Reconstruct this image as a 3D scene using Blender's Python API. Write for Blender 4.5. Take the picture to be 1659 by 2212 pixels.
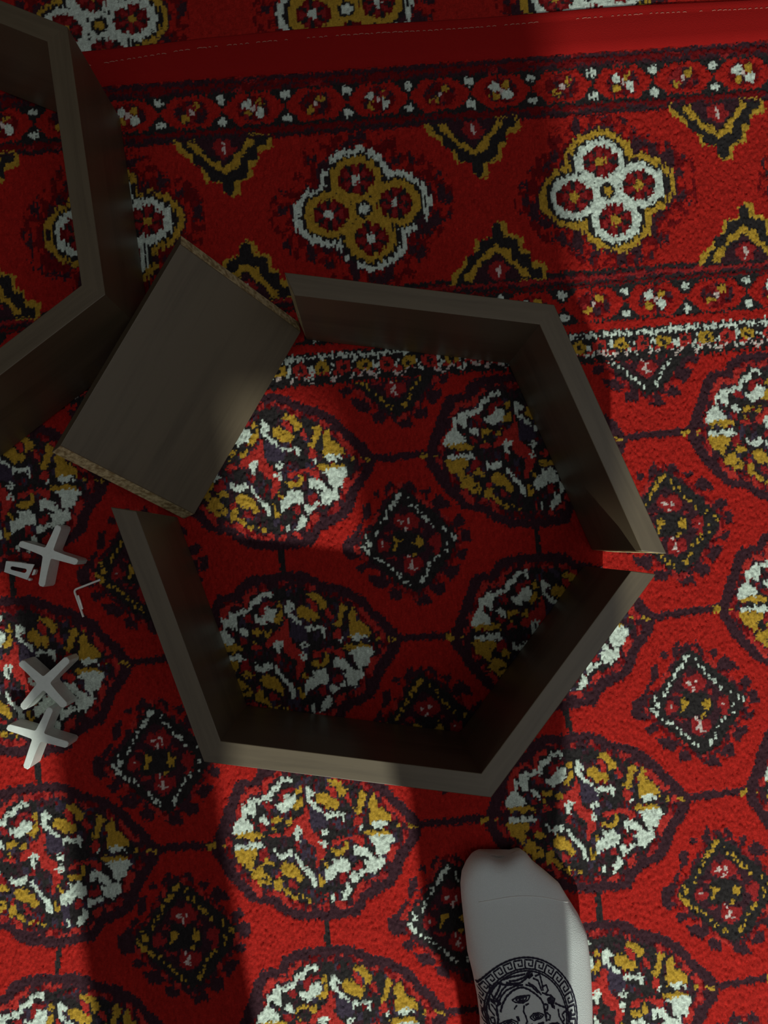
import bpy, bmesh, math, random
import numpy as np
from mathutils import Vector, Matrix
from mathutils.bvhtree import BVHTree

random.seed(7)
rng = np.random.default_rng(7)
for o in list(bpy.data.objects):
    bpy.data.objects.remove(o)
SC = bpy.context.scene
COL = SC.collection

# ------------------------------------------------------------------ camera
cam_d = bpy.data.cameras.new('camera')
cam = bpy.data.objects.new('camera', cam_d)
COL.objects.link(cam)
CAM_Z = 0.67351
cam.location = (0, 0, CAM_Z)
A_, B_ = 0.0420295, -0.0259274
cam.matrix_world = Matrix.Translation((0, 0, CAM_Z)) @ Matrix.Rotation(A_, 4, 'X') @ Matrix.Rotation(B_, 4, 'Y')
cam_d.sensor_fit = 'VERTICAL'
cam_d.sensor_height = 24.0
cam_d.lens = 24.0 * 1662.0 / 2212.0
cam_d.clip_start = 0.003
SC.camera = cam

# ------------------------------------------------------------------ world and lamps
world = bpy.data.worlds.new('room_light')
SC.world = world
world.use_nodes = True
bg = world.node_tree.nodes['Background']
bg.inputs[0].default_value = (1.0, 0.97, 0.95, 1)
bg.inputs[1].default_value = 0.02

lamp_d = bpy.data.lights.new('ceiling_bulb', 'POINT')
lamp_d.energy = 190
lamp_d.color = (0.93, 1.0, 0.88)
lamp_d.shadow_soft_size = 0.03
lamp = bpy.data.objects.new('ceiling_bulb', lamp_d)
lamp.location = (0.20, -1.90, 1.58)
COL.objects.link(lamp)

soft_d = bpy.data.lights.new('overhead_fill', 'AREA')  # unseen overhead area light, added as soft ambient fill
soft_d.shape = 'RECTANGLE'
soft_d.size, soft_d.size_y = 2.2, 2.2
soft_d.energy = 13
soft_d.color = (0.97, 1.0, 0.98)
soft = bpy.data.objects.new('overhead_fill', soft_d)
soft.location = (0.45, -0.55, 2.3)
COL.objects.link(soft)

left_fill_d = bpy.data.lights.new('left_soft_fill', 'AREA')  # added fill light low at the left, brightens the crosses and sock
left_fill_d.shape = 'RECTANGLE'
left_fill_d.size, left_fill_d.size_y = 1.1, 1.0
left_fill_d.energy = 2.0
left_fill_d.color = (0.94, 1.0, 1.0)
left_fill = bpy.data.objects.new('left_soft_fill', left_fill_d)
left_fill.location = (-2.2, -1.1, 1.0)
left_fill.rotation_euler = (Vector((0, 0, 0)) - Vector(left_fill.location)).to_track_quat('-Z', 'Y').to_euler()
COL.objects.link(left_fill)

SC.view_settings.view_transform = 'Standard'
SC.view_settings.look = 'None'
SC.view_settings.gamma = 1.0
SC.view_settings.exposure = 0.0
SC.view_settings.use_curve_mapping = False

# ------------------------------------------------------------------ helpers
def s2l(c):
    return tuple(((x / 255.0) / 12.92 if x / 255.0 <= 0.04045 else ((x / 255.0 + 0.055) / 1.055) ** 2.4) for x in c)

def obj(name, mesh, mats=(), parent=None):
    o = bpy.data.objects.new(name, mesh)
    COL.objects.link(o)
    for m in mats if isinstance(mats, (list, tuple)) else [mats]:
        mesh.materials.append(m)
    if parent:
        o.parent = parent
    return o

def from_bm(name, bm, mats=(), parent=None, smooth=False):
    bmesh.ops.recalc_face_normals(bm, faces=bm.faces[:])
    me = bpy.data.meshes.new(name)
    bm.to_mesh(me)
    bm.free()
    if smooth:
        me.polygons.foreach_set('use_smooth', [True] * len(me.polygons))
    return obj(name, me, mats, parent)

def thing(name, label, cat, loc=(0, 0, 0), group=None):
    o = bpy.data.objects.new(name, None)
    COL.objects.link(o)
    o.location = loc
    tag(o, label, cat, group)
    return o

def tag(o, label, cat, group=None):
    o['label'] = label
    o['category'] = cat
    if group:
        o['group'] = group
    return o

def nodes(name):
    m = bpy.data.materials.new(name)
    m.use_nodes = True
    nt = m.node_tree
    b = nt.nodes['Principled BSDF']
    return m, nt, b

def simple(name, rgb, rough=0.6, metal=0.0, bump=0.0, scale=800, spec=0.5):
    m, nt, b = nodes(name)
    b.inputs['Roughness'].default_value = rough
    b.inputs['Metallic'].default_value = metal
    b.inputs['Specular IOR Level'].default_value = spec
    tc = nt.nodes.new('ShaderNodeTexCoord')
    n = nt.nodes.new('ShaderNodeTexNoise')
    n.inputs['Scale'].default_value = scale
    nt.links.new(tc.outputs['Object'], n.inputs['Vector'])
    mx = nt.nodes.new('ShaderNodeMix')
    mx.data_type = 'RGBA'
    c = s2l(rgb)
    mx.inputs['A'].default_value = (*[x * 0.9 for x in c], 1)
    mx.inputs['B'].default_value = (*[min(1, x * 1.1) for x in c], 1)
    nt.links.new(n.outputs['Fac'], mx.inputs['Factor'])
    nt.links.new(mx.outputs['Result'], b.inputs['Base Color'])
    if bump:
        bp = nt.nodes.new('ShaderNodeBump')
        bp.inputs['Strength'].default_value = bump
        bp.inputs['Distance'].default_value = 0.001
        nt.links.new(n.outputs['Fac'], bp.inputs['Height'])
        nt.links.new(bp.outputs['Normal'], b.inputs['Normal'])
    return m

def wood(name, dark, light, rough=0.42):
    m, nt, b = nodes(name)
    b.inputs['Roughness'].default_value = rough
    tc = nt.nodes.new('ShaderNodeTexCoord')
    mp = nt.nodes.new('ShaderNodeMapping')
    mp.inputs['Scale'].default_value = (6, 110, 110)
    n = nt.nodes.new('ShaderNodeTexNoise')
    n.inputs['Scale'].default_value = 1.0
    n.inputs['Detail'].default_value = 8
    n.inputs['Roughness'].default_value = 0.65
    n.inputs['Distortion'].default_value = 0.4
    n2 = nt.nodes.new('ShaderNodeTexNoise')
    mp2 = nt.nodes.new('ShaderNodeMapping')
    mp2.inputs['Scale'].default_value = (3, 22, 22)
    n2.inputs['Scale'].default_value = 1.0
    n2.inputs['Detail'].default_value = 3
    ad = nt.nodes.new('ShaderNodeMath')
    ad.operation = 'ADD'
    cr = nt.nodes.new('ShaderNodeValToRGB')
    cr.color_ramp.elements[0].position = 0.72
    cr.color_ramp.elements[1].position = 1.28
    cr.color_ramp.elements[1].position = 1.0
    cr.color_ramp.elements[0].color = (*s2l(dark), 1)
    cr.color_ramp.elements[1].color = (*s2l(light), 1)
    nt.links.new(tc.outputs['Object'], mp.inputs['Vector'])
    nt.links.new(tc.outputs['Object'], mp2.inputs['Vector'])
    nt.links.new(mp.outputs['Vector'], n.inputs['Vector'])
    nt.links.new(mp2.outputs['Vector'], n2.inputs['Vector'])
    nt.links.new(n.outputs['Fac'], ad.inputs[0])
    nt.links.new(n2.outputs['Fac'], ad.inputs[1])
    nt.links.new(ad.outputs[0], cr.inputs['Fac'])
    nt.links.new(cr.outputs['Color'], b.inputs['Base Color'])
    bp = nt.nodes.new('ShaderNodeBump')
    bp.inputs['Strength'].default_value = 0.12
    bp.inputs['Distance'].default_value = 0.0006
    nt.links.new(n.outputs['Fac'], bp.inputs['Height'])
    nt.links.new(bp.outputs['Normal'], b.inputs['Normal'])
    return m

WALNUT = wood('walnut_laminate', (85, 72, 55), (101, 87, 68))
FLOORWOOD = wood('floor_boards', (96, 66, 40), (140, 100, 62), 0.5)
def chipboard():
    m, nt, b = nodes('raw_chipboard')
    b.inputs['Roughness'].default_value = 0.9
    tc = nt.nodes.new('ShaderNodeTexCoord')
    mp = nt.nodes.new('ShaderNodeMapping')
    mp.inputs['Scale'].default_value = (300, 300, 90)
    n = nt.nodes.new('ShaderNodeTexNoise')
    n.inputs['Scale'].default_value = 1.0
    n.inputs['Detail'].default_value = 6
    cr = nt.nodes.new('ShaderNodeValToRGB')
    cr.color_ramp.elements[0].position = 0.38
    cr.color_ramp.elements[1].position = 0.6
    cr.color_ramp.elements[0].color = (*s2l((146, 124, 82)), 1)
    cr.color_ramp.elements[1].color = (*s2l((212, 196, 150)), 1)
    nt.links.new(tc.outputs['Object'], mp.inputs['Vector'])
    nt.links.new(mp.outputs['Vector'], n.inputs['Vector'])
    nt.links.new(n.outputs['Fac'], cr.inputs['Fac'])
    nt.links.new(cr.outputs['Color'], b.inputs['Base Color'])
    return m
CHIP = chipboard()
WHITE_PLASTIC = simple('white_plastic', (240, 246, 240), 0.35, bump=0.02, scale=300)
STEEL = simple('zinc_plated_steel', (240, 250, 246), 0.3, metal=0.1, scale=400)
KEY_STEEL = simple('bright_hex_steel', (250, 248, 240), 0.3, metal=0.1, scale=400)
SOCK = simple('white_cotton_knit', (228, 232, 232), 0.9, bump=0.35, scale=1500, spec=0.2)
INK = simple('navy_embroidery', (48, 44, 62), 0.9, bump=0.3, scale=2500, spec=0.2)
SEAM = simple('sock_seam_thread', (236, 236, 234), 0.9, scale=1500, spec=0.2)
BIND = simple('red_binding_tape', (158, 22, 20), 0.9, bump=0.4, scale=1200, spec=0.15)
STITCH = simple('pale_thread', (196, 120, 104), 0.8, scale=900)
TROUSER = simple('dark_trouser_cloth', (44, 44, 52), 0.9, bump=0.2, scale=600, spec=0.2)
SHIRT = simple('grey_shirt_cloth', (72, 74, 80), 0.9, bump=0.2, scale=600, spec=0.2)
SKIN = simple('skin', (196, 150, 124), 0.55, scale=120)
HAIR = simple('dark_hair', (30, 24, 20), 0.6, bump=0.4, scale=500)
PHONE = simple('dark_glass', (20, 20, 22), 0.15, scale=50)

# ------------------------------------------------------------------ floor
bm = bmesh.new()
bmesh.ops.create_cube(bm, size=1)
for v in bm.verts:
    v.co = (v.co.x * 4.4, v.co.y * 4.4 - 0.3, v.co.z * 0.02 - 0.0162)
floor = from_bm('floor', bm, FLOORWOOD)
floor['kind'] = 'structure'

# ------------------------------------------------------------------ rug pattern (rug frame: u along the hem, v across it, millimetres)
GUL = [('P',[(-872,6),(-801,156),(-730,306),(-672,438),(-614,519),(-467,525),(-420,611),(-312,661),(-104,665),(135,658),(251,607),(295,564),(490,505),(672,377),(735,272),(836,183),(911,81),(951,-9),(918,-109),(833,-203),(757,-302),(724,-404),(661,-485),(524,-542),(420,-590),(346,-708),(186,-715),(59,-726),(-177,-694),(-291,-644),(-387,-549),(-488,-527),(-572,-499),(-641,-415),(-710,-338),(-767,-258),(-818,-155),(-863,-81)]),('Q',[(-771,5),(-708,138),(-645,271),(-593,388),(-542,460),(-411,465),(-370,541),(-275,584),(-91,588),(121,582),(223,537),(262,498),(435,447),(596,333),(652,241),(741,162),(807,72),(843,-8),(814,-96),(739,-180),(671,-267),(642,-358),(586,-429),(465,-479),(373,-522),(308,-627),(166,-633),(53,-643),(-155,-615),(-257,-570),(-341,-486),(-430,-467),(-505,-442),(-566,-367),(-627,-299),(-677,-229),(-723,-138),(-763,-71)]),('E',[(-696,5),(-639,125),(-582,245),(-535,350),(-489,415),(-371,420),(-333,489),(-247,528),(-81,531),(110,526),(203,485),(238,450),(394,404),(539,301),(590,217),(670,146),(730,65),(763,-8),(736,-87),(669,-163),(608,-241),(581,-324),(531,-388),(422,-434),(338,-472),(279,-567),(152,-573),(49,-581),(-139,-556),(-231,-516),(-307,-440),(-388,-422),(-456,-400),(-511,-332),(-566,-271),(-611,-207),(-652,-125),(-689,-65)]),('R',[(-574,405),(-496,441),(-427,441),(-405,401),(-500,398),(-554,341),(-625,323)]),('R',[(-391,493),(-326,525),(-272,563),(-270,507),(-341,489),(-362,385),(-404,407)]),('P',[(-511,411),(-399,394),(-427,360),(-527,363)]),('B',[(0,263),(108,202),(139,118),(134,63),(58,58),(-16,77)]),('W',[(-226,515),(-150,517),(-131,475),(-155,455),(-184,486),(-229,472),(-245,436),(-272,407),(-303,416),(-326,362),(-354,331),(-417,328),(-443,321),(-473,333),(-457,300),(-467,258),(-464,208),(-502,211),(-536,252),(-555,254),(-566,199),(-519,151),(-492,105),(-519,79),(-575,88),(-626,74),(-676,67),(-687,86),(-671,141),(-637,175),(-615,210),(-589,220),(-590,282),(-591,319),(-539,302),(-528,357),(-477,364),(-428,354),(-400,382),(-356,378),(-339,432),(-293,459),(-260,481)]),('W',[(-314,324),(-282,290),(-242,311),(-222,328),(-206,373),(-124,365),(-120,305),(-159,247),(-204,245),(-238,208),(-267,238),(-300,260)]),('W',[(-453,194),(-401,217),(-372,180),(-365,120),(-394,145),(-425,154)]),('Y',[(-664,72),(-575,82),(-500,81),(-426,61),(-420,20),(-479,29),(-518,8),(-555,24),(-590,46),(-630,22)]),('M',[(-269,363),(-240,417),(-132,425),(-119,396),(-198,388),(-230,303),(-260,325)]),('M',[(-418,315),(-348,327),(-327,269),(-361,241),(-389,281)]),('M',[(-457,145),(-396,120),(-387,82),(-438,75)]),('R',[(-371,46),(-325,67),(-277,43),(-266,18),(-366,21)]),('M',[(-517,182),(-486,179),(-495,142)]),('Y',[(-119,386),(-75,429),(-58,368),(-106,360)]),('Y',[(-93,321),(-69,350),(-59,275),(-118,218),(-162,247)]),('Y',[(-338,183),(-283,193),(-235,173),(-294,141),(-331,145),(-340,121),(-323,95),(-300,61),(-325,70),(-350,141)]),('Y',[(-233,154),(-165,182),(-180,115),(-227,113)]),('R',[(-42,292),(-16,227),(-20,103),(-5,51),(47,3),(93,-58),(103,-158),(55,-209),(25,-268),(3,-260),(17,-168),(29,-107),(-10,-85),(-57,-43),(-77,-10),(-81,46),(-156,54),(-190,23),(-249,38),(-229,85),(-170,117),(-148,158),(-76,189),(-56,243)]),('W',[(-166,48),(-125,85),(-70,64),(-89,25),(-116,3),(-104,-39),(-151,-34),(-153,16)]),('D',[(-119,50),(-100,48),(-116,12)]),('M',[(-152,-46),(-111,-44),(-126,-117),(-165,-95)]),('W',[(-670,-14),(-620,-10),(-559,-28),(-550,2),(-495,-19),(-450,-2),(-414,-58),(-468,-68),(-548,-51),(-611,-51),(-670,-55)]),('Y',[(-667,-52),(-586,-60),(-536,-52),(-487,-70),(-474,-108),(-506,-154),(-542,-138),(-517,-178),(-534,-229),(-566,-241),(-597,-189),(-651,-171),(-666,-114),(-693,-62)]),('Y',[(-575,-308),(-546,-256),(-498,-214),(-446,-228),(-446,-265),(-410,-281),(-377,-337),(-399,-375),(-448,-370),(-474,-383),(-502,-334)]),('D',[(-476,-324),(-424,-299),(-407,-325),(-446,-340)]),('Y',[(-459,-196),(-412,-148),(-343,-198),(-374,-226)]),('M',[(-471,-108),(-403,-47),(-377,-142),(-418,-151),(-476,-176)]),('R',[(-593,-341),(-533,-334),(-470,-411),(-465,-464),(-506,-463),(-545,-404)]),('R',[(-348,-294),(-302,-273),(-307,-325),(-348,-334)]),('Y',[(-306,-242),(-252,-195),(-198,-222),(-140,-277),(-101,-349),(-126,-383),(-165,-361),(-175,-329),(-238,-326),(-279,-294)]),('Y',[(-365,-354),(-313,-322),(-280,-344),(-300,-397),(-240,-428),(-216,-486),(-263,-478),(-302,-422),(-353,-435)]),('Y',[(-217,-498),(-156,-482),(-167,-531),(-211,-533)]),('Y',[(-99,-504),(-57,-526),(-75,-558)]),('Y',[(-132,-494),(-111,-496),(-113,-521),(-134,-519)]),('M',[(-230,-342),(-185,-378),(-146,-437),(-229,-413)]),('R',[(-323,-444),(-276,-486),(-247,-554),(-312,-541)]),('M',[(-448,-444),(-366,-437),(-381,-463)]),('W',[(-339,-68),(-314,-108),(-291,-138),(-252,-114),(-194,-104),(-183,-152),(-237,-165),(-270,-181),(-328,-162)]),('W',[(-156,-136),(-125,-182),(-98,-235),(-58,-276),(-29,-303),(-5,-358),(1,-436),(-38,-414),(-57,-341),(-90,-285),(-130,-238),(-166,-175)]),('W',[(-31,422),(1,426),(55,363),(37,334),(10,349),(4,318),(36,278),(80,242),(111,202),(101,187),(53,217),(12,258),(-23,293),(-39,335)]),('W',[(116,183),(164,188),(206,168),(258,182),(309,152),(289,135),(291,82),(263,91),(261,138),(217,139),(160,147),(139,118)]),('Y',[(60,338),(90,363),(159,350),(181,314),(251,288),(247,239),(210,205),(187,238),(147,211),(113,258),(59,288)]),('Y',[(154,448),(206,468),(268,446),(296,403),(331,368),(311,323),(256,310),(251,363),(214,411)]),('R',[(147,398),(178,427),(233,371),(233,300),(193,313),(179,364)]),('R',[(303,296),(334,327),(366,259),(366,218),(326,241)]),('Y',[(420,335),(463,353),(506,302),(471,267),(449,188),(419,141),(383,157),(358,197),(408,198),(406,249),(435,283)]),('Y',[(498,246),(555,316),(576,264),(580,201),(625,171),(681,122),(687,56),(641,70),(578,79),(494,53),(491,134),(514,176),(498,209)]),('R',[(355,97),(391,147),(439,108),(427,47),(373,49)]),('W',[(504,61),(547,76),(629,74),(668,20),(649,16),(620,50),(598,15),(574,26),(553,7),(530,37)]),('W',[(401,43),(444,67),(439,40),(414,8)]),('Y',[(434,-22),(477,2),(539,-14),(603,-4),(667,-29),(671,-55),(599,-48),(523,-53),(460,-44)]),('W',[(468,-63),(523,-47),(606,-42),(690,-57),(702,-98),(661,-138),(648,-211),(592,-200),(576,-235),(548,-205),(527,-181),(521,-106)]),('W',[(346,-126),(410,-116),(449,-136),(474,-176),(509,-216),(551,-239),(584,-224),(604,-288),(575,-328),(543,-331),(513,-384),(497,-346),(452,-363),(444,-303),(414,-251),(474,-250),(439,-216),(402,-209),(393,-168),(363,-221),(343,-197)]),('R',[(240,-38),(342,-23),(441,-51),(452,-99),(409,-123),(374,-91),(333,-56),(241,-63),(235,-96),(159,-89),(173,-47)]),('Y',[(140,-131),(182,-125),(256,-142),(272,-60),(302,-81),(303,-140),(240,-187),(174,-174)]),('W',[(148,-193),(193,-213),(251,-194),(300,-258),(294,-323),(239,-336),(203,-317),(175,-354),(123,-374),(83,-398),(75,-304),(126,-263),(161,-257)]),('M',[(322,-291),(399,-246),(415,-307),(353,-335),(322,-325)]),('M',[(190,-359),(252,-331),(261,-418),(207,-419)]),('Y',[(64,-207),(117,-253),(99,-279),(70,-248)]),('Y',[(17,-323),(47,-336),(47,-376),(80,-398),(57,-442),(27,-426)]),('W',[(291,-356),(322,-331),(363,-370),(379,-331),(436,-330),(443,-359),(394,-376),(340,-417),(307,-432)]),('W',[(254,-421),(293,-446),(305,-494),(263,-539),(213,-568),(193,-554),(227,-523),(196,-508),(240,-481)]),('W',[(115,-506),(145,-487),(148,-556),(120,-559)]),('R',[(330,-453),(432,-411),(406,-485),(350,-523)]),('R',[(628,-228),(667,-145),(718,-174),(708,-217),(678,-264),(653,-299)]),('M',[(514,-409),(572,-359),(610,-394),(564,-448)]),('R',[(165,-579),(232,-576),(236,-639),(185,-609)]),('R',[(64,-507),(96,-501),(78,-574)]),('R',[(715,119),(768,139),(776,88),(719,94)]),('R',[(615,279),(635,295),(696,196),(726,168),(709,126),(656,168)]),('W',[(62,32),(109,59),(147,24),(122,-8),(85,-1)]),('D',[(95,39),(113,37),(107,3)]),('W',[(45,-62),(101,-37),(125,-86),(94,-117)]),('M',[(79,-69),(105,-65),(100,-89)]),('Y',[(-915,16),(-837,20),(-847,-31),(-903,-32)]),('Y',[(-782,-4),(-745,-7),(-760,-34)]),('Y',[(719,19),(753,40),(758,-4)]),('Y',[(821,28),(917,0),(912,-19),(838,1)])]
DIA = [('P',[(-181,466),(-111,559),(-72,483),(-32,479),(49,545),(109,473),(111,400),(77,364),(-149,384)]),('P',[(116,445),(230,451),(235,417),(186,361),(173,405)]),('P',[(193,300),(291,399),(388,317),(407,255),(313,272),(226,195)]),('P',[(364,138),(467,197),(522,141),(436,71)]),('P',[(448,65),(554,72),(558,-48),(470,-57)]),('P',[(398,-113),(512,-111),(476,-197),(409,-174)]),('P',[(287,-237),(436,-234),(421,-292),(333,-378),(280,-305)]),('P',[(183,-386),(289,-379),(296,-473),(199,-489),(135,-432)]),('P',[(-214,-402),(-82,-388),(-94,-506),(-197,-488)]),('P',[(-42,-458),(108,-438),(169,-554),(43,-559)]),('P',[(-484,-174),(-393,-140),(-352,-203),(-438,-238)]),('P',[(-395,-264),(-257,-277),(-190,-215),(-129,-297),(-252,-396),(-343,-353)]),('P',[(-577,58),(-468,108),(-401,-9),(-429,-109),(-542,-111),(-587,-43)]),('P',[(-528,54),(-417,198),(-381,169),(-476,50)]),('P',[(-375,352),(-304,372),(-317,244),(-391,200)]),('P',[(-293,269),(-210,313),(-212,210),(-265,207)]),('P',[(-266,474),(-207,460),(-221,410),(-289,425)]),('Q',[(-21,538),(125,406),(285,264),(394,142),(502,13),(433,-129),(311,-273),(189,-425),(28,-513),(-114,-426),(-224,-320),(-374,-165),(-496,-28),(-455,79),(-323,186),(-189,382),(-109,494)]),('D',[(-18,478),(111,361),(252,235),(349,128),(444,14),(384,-112),(276,-240),(167,-374),(25,-452),(-101,-375),(-198,-281),(-331,-144),(-439,-23),(-403,72),(-286,166),(-167,340),(-96,439)]),('P',[(-33,334),(102,216),(238,98),(280,-11),(217,-97),(107,-244),(34,-303),(-96,-265),(-205,-156),(-300,-36),(-255,78),(-124,237)]),('D',[(-124,105),(-17,102),(87,73),(147,2),(137,-90),(67,-122),(-25,-101),(-109,-132),(-190,-79),(-147,16)]),('M',[(-122,158),(-87,267),(-31,229),(40,268),(115,182),(82,116),(-18,96)]),('M',[(-75,-194),(-39,-106),(11,-143),(117,-153),(117,-219),(51,-272),(-5,-293),(-61,-248)]),('M',[(-285,-24),(-266,33),(-223,56),(-202,8),(-156,-10),(-181,-53),(-271,-78)]),('M',[(170,-1),(226,53),(291,34),(285,-24),(264,-101),(276,-116),(200,-128),(226,-72),(177,-34)]),('M',[(-205,106),(-125,99),(-128,73),(-194,79)]),('M',[(105,111),(145,114),(148,74),(113,64)]),('M',[(-200,-111),(-95,-127),(-98,-153),(-164,-147)]),('w',[(-83,181),(-48,197),(-23,175),(-52,158)]),('w',[(-35,124),(-13,145),(5,126),(-18,99)]),('w',[(8,218),(33,170),(21,145),(5,186)]),('w',[(-28,-127),(-7,-122),(0,-149),(-17,-154)]),('w',[(10,-150),(29,-165),(15,-229),(53,-252),(6,-248),(-12,-233),(-38,-224),(-1,-195)]),('w',[(-242,5),(-221,9),(-228,-23)]),('w',[(221,1),(239,-20),(231,-32)]),('Y',[(-138,41),(-97,47),(-54,7),(-97,-15),(-129,-71),(-149,-69),(-123,-13)]),('Y',[(31,-14),(67,9),(78,54),(96,26),(129,23),(121,-55),(73,-57),(56,-29)]),('Y',[(15,-104),(70,-90),(68,-113),(32,-132)]),('A',[(29,360),(18,369),(23,384),(34,389),(42,380),(42,365)]),('A',[(41,305),(30,317),(38,332),(51,336),(58,324),(56,308)]),('A',[(105,298),(95,285),(80,290),(74,308),(89,321),(104,315)]),('A',[(91,256),(89,269),(101,276),(112,269),(109,256),(100,249)]),('A',[(142,219),(130,215),(122,226),(124,241),(138,245),(148,233)]),('A',[(161,173),(143,183),(146,204),(160,216),(175,206),(179,185)]),('A',[(185,156),(169,165),(172,185),(185,196),(199,187),(202,166)]),('A',[(238,110),(226,101),(214,110),(211,129),(228,138),(242,128)]),('A',[(310,72),(309,91),(325,99),(340,88),(335,70),(321,62)]),('A',[(375,9),(368,26),(381,39),(396,35),(398,19),(389,6)]),('A',[(427,-2),(417,-15),(402,-10),(395,9),(410,21),(426,16)]),('A',[(325,-60),(312,-46),(321,-28),(336,-23),(345,-37),(343,-56)]),('A',[(336,-106),(329,-118),(316,-116),(309,-101),(320,-89),(334,-92)]),('A',[(243,-162),(226,-153),(229,-133),(242,-122),(256,-131),(260,-151)]),('A',[(191,-186),(190,-167),(207,-159),(222,-170),(217,-189),(202,-197)]),('A',[(150,-222),(151,-204),(168,-198),(182,-212),(174,-230),(159,-235)]),('A',[(134,-284),(130,-268),(144,-258),(157,-264),(156,-280),(146,-290)]),('A',[(115,-309),(117,-293),(132,-289),(144,-301),(136,-317),(123,-321)]),('A',[(114,-362),(96,-381),(73,-370),(66,-339),(91,-321),(117,-333)]),('A',[(-19,-378),(-30,-383),(-37,-374),(-36,-360),(-23,-355),(-13,-365)]),('A',[(-61,-360),(-79,-353),(-79,-333),(-66,-319),(-50,-326),(-45,-347)]),('A',[(-92,-315),(-108,-316),(-114,-301),(-109,-285),(-92,-284),(-82,-299)]),('A',[(-120,-291),(-135,-288),(-137,-272),(-129,-259),(-114,-262),(-107,-279)]),('A',[(-164,-254),(-175,-243),(-168,-228),(-156,-224),(-148,-235),(-150,-250)]),('A',[(-216,-202),(-215,-184),(-199,-178),(-186,-190),(-192,-207),(-206,-213)]),('A',[(-250,-165),(-248,-147),(-231,-142),(-218,-155),(-226,-173),(-241,-178)]),('A',[(-292,-138),(-287,-120),(-269,-118),(-257,-135),(-269,-153),(-286,-154)]),('A',[(-303,-126),(-316,-135),(-328,-125),(-330,-106),(-313,-98),(-298,-108)]),('A',[(-387,-78),(-382,-49),(-354,-44),(-335,-68),(-350,-96),(-375,-100)]),('A',[(-391,-54),(-406,-40),(-398,-21),(-382,-14),(-371,-28),(-372,-48)]),('A',[(-401,-25),(-415,-31),(-425,-19),(-425,0),(-407,6),(-394,-7)]),('A',[(-355,-14),(-376,6),(-364,35),(-341,43),(-326,23),(-328,-6)]),('A',[(-357,75),(-365,64),(-377,68),(-383,83),(-371,94),(-357,89)]),('A',[(-288,97),(-283,116),(-265,118),(-253,101),(-264,83),(-281,81)]),('A',[(-264,129),(-267,143),(-256,151),(-244,146),(-246,132),(-254,124)]),('A',[(-213,172),(-225,164),(-235,172),(-237,189),(-223,197),(-210,188)]),('A',[(-195,216),(-200,231),(-188,241),(-174,237),(-174,222),(-183,211)]),('A',[(-160,257),(-170,242),(-187,246),(-194,266),(-179,281),(-161,276)]),('A',[(-110,304),(-123,284),(-145,290),(-156,316),(-135,336),(-111,330)]),('A',[(-90,322),(-114,323),(-121,347),(-112,372),(-86,371),(-72,345)]),('A',[(-91,393),(-84,421),(-57,425),(-38,400),(-54,372),(-80,369)]),('A',[(-58,418),(-51,442),(-28,444),(-13,422),(-28,399),(-50,397)])]
CHEV = [('Y',[(-487,37),(-459,-81),(-345,-150),(-335,-205),(-254,-234),(-243,-281),(-222,-382),(-183,-362),(-79,-385),(-73,-478),(-16,-520),(45,-517),(69,-496),(71,-396),(156,-379),(204,-352),(190,-259),(262,-218),(254,-140),(339,-124),(403,-90),(377,36),(187,34),(-42,20),(-343,34)]),('D',[(-448,42),(-403,-46),(-363,-95),(-320,-129),(-320,-206),(-233,-251),(-198,-284),(-190,-354),(-78,-377),(-72,-470),(-23,-512),(17,-484),(27,-385),(97,-360),(151,-348),(172,-204),(248,-202),(260,-79),(345,-62),(353,22)]),('Y',[(-361,5),(-291,23),(-246,-58),(-214,-129),(-159,-180),(-92,-192),(-67,-255),(-4,-222),(49,-141),(113,-107),(169,5),(237,0),(224,-53),(176,-81),(132,-147),(92,-167),(76,-266),(7,-269),(-43,-319),(-85,-285),(-142,-242),(-199,-207),(-238,-135),(-295,-100),(-350,-42)]),('P',[(-291,23),(-205,-107),(-98,-176),(-58,-241),(-18,-213),(43,-125),(115,-84),(170,12)]),('M',[(-141,-65),(-103,9),(18,8),(19,-62),(78,-74),(10,-153),(-59,-164),(-115,-113)]),('w',[(-60,-17),(-45,-11),(-20,-74),(-25,-128),(-61,-102),(-74,-78),(-50,-64)])]

RES = 0.5
U0, U1, V0, V1 = -900, 1000, -900, 930
NU, NV = int((U1 - U0) / RES), int((V1 - V0) / RES)
RED, MID, PUR, DRK, WHT, YEL, MAR, RDB, BLU, PAL, MIX, GND = range(12)
CODE = {'W': WHT, 'Y': YEL, 'R': RDB, 'M': MID, 'D': DRK, 'P': PUR, 'B': BLU, 'w': PAL, 'Q': MIX, 'E': GND}
PALETTE = {RED: (172, 34, 28), MID: (150, 38, 40), PUR: (62, 36, 44), DRK: (45, 41, 42), WHT: (212, 224, 213),
           YEL: (186, 147, 52), MAR: (112, 18, 22), RDB: (180, 50, 45), BLU: (64, 54, 70), PAL: (214, 196, 190)}
PAL_LIN = np.array([s2l(PALETTE[i]) for i in range(10)])
lab = np.zeros((NV, NU), np.uint8)          # row = v, column = u

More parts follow.
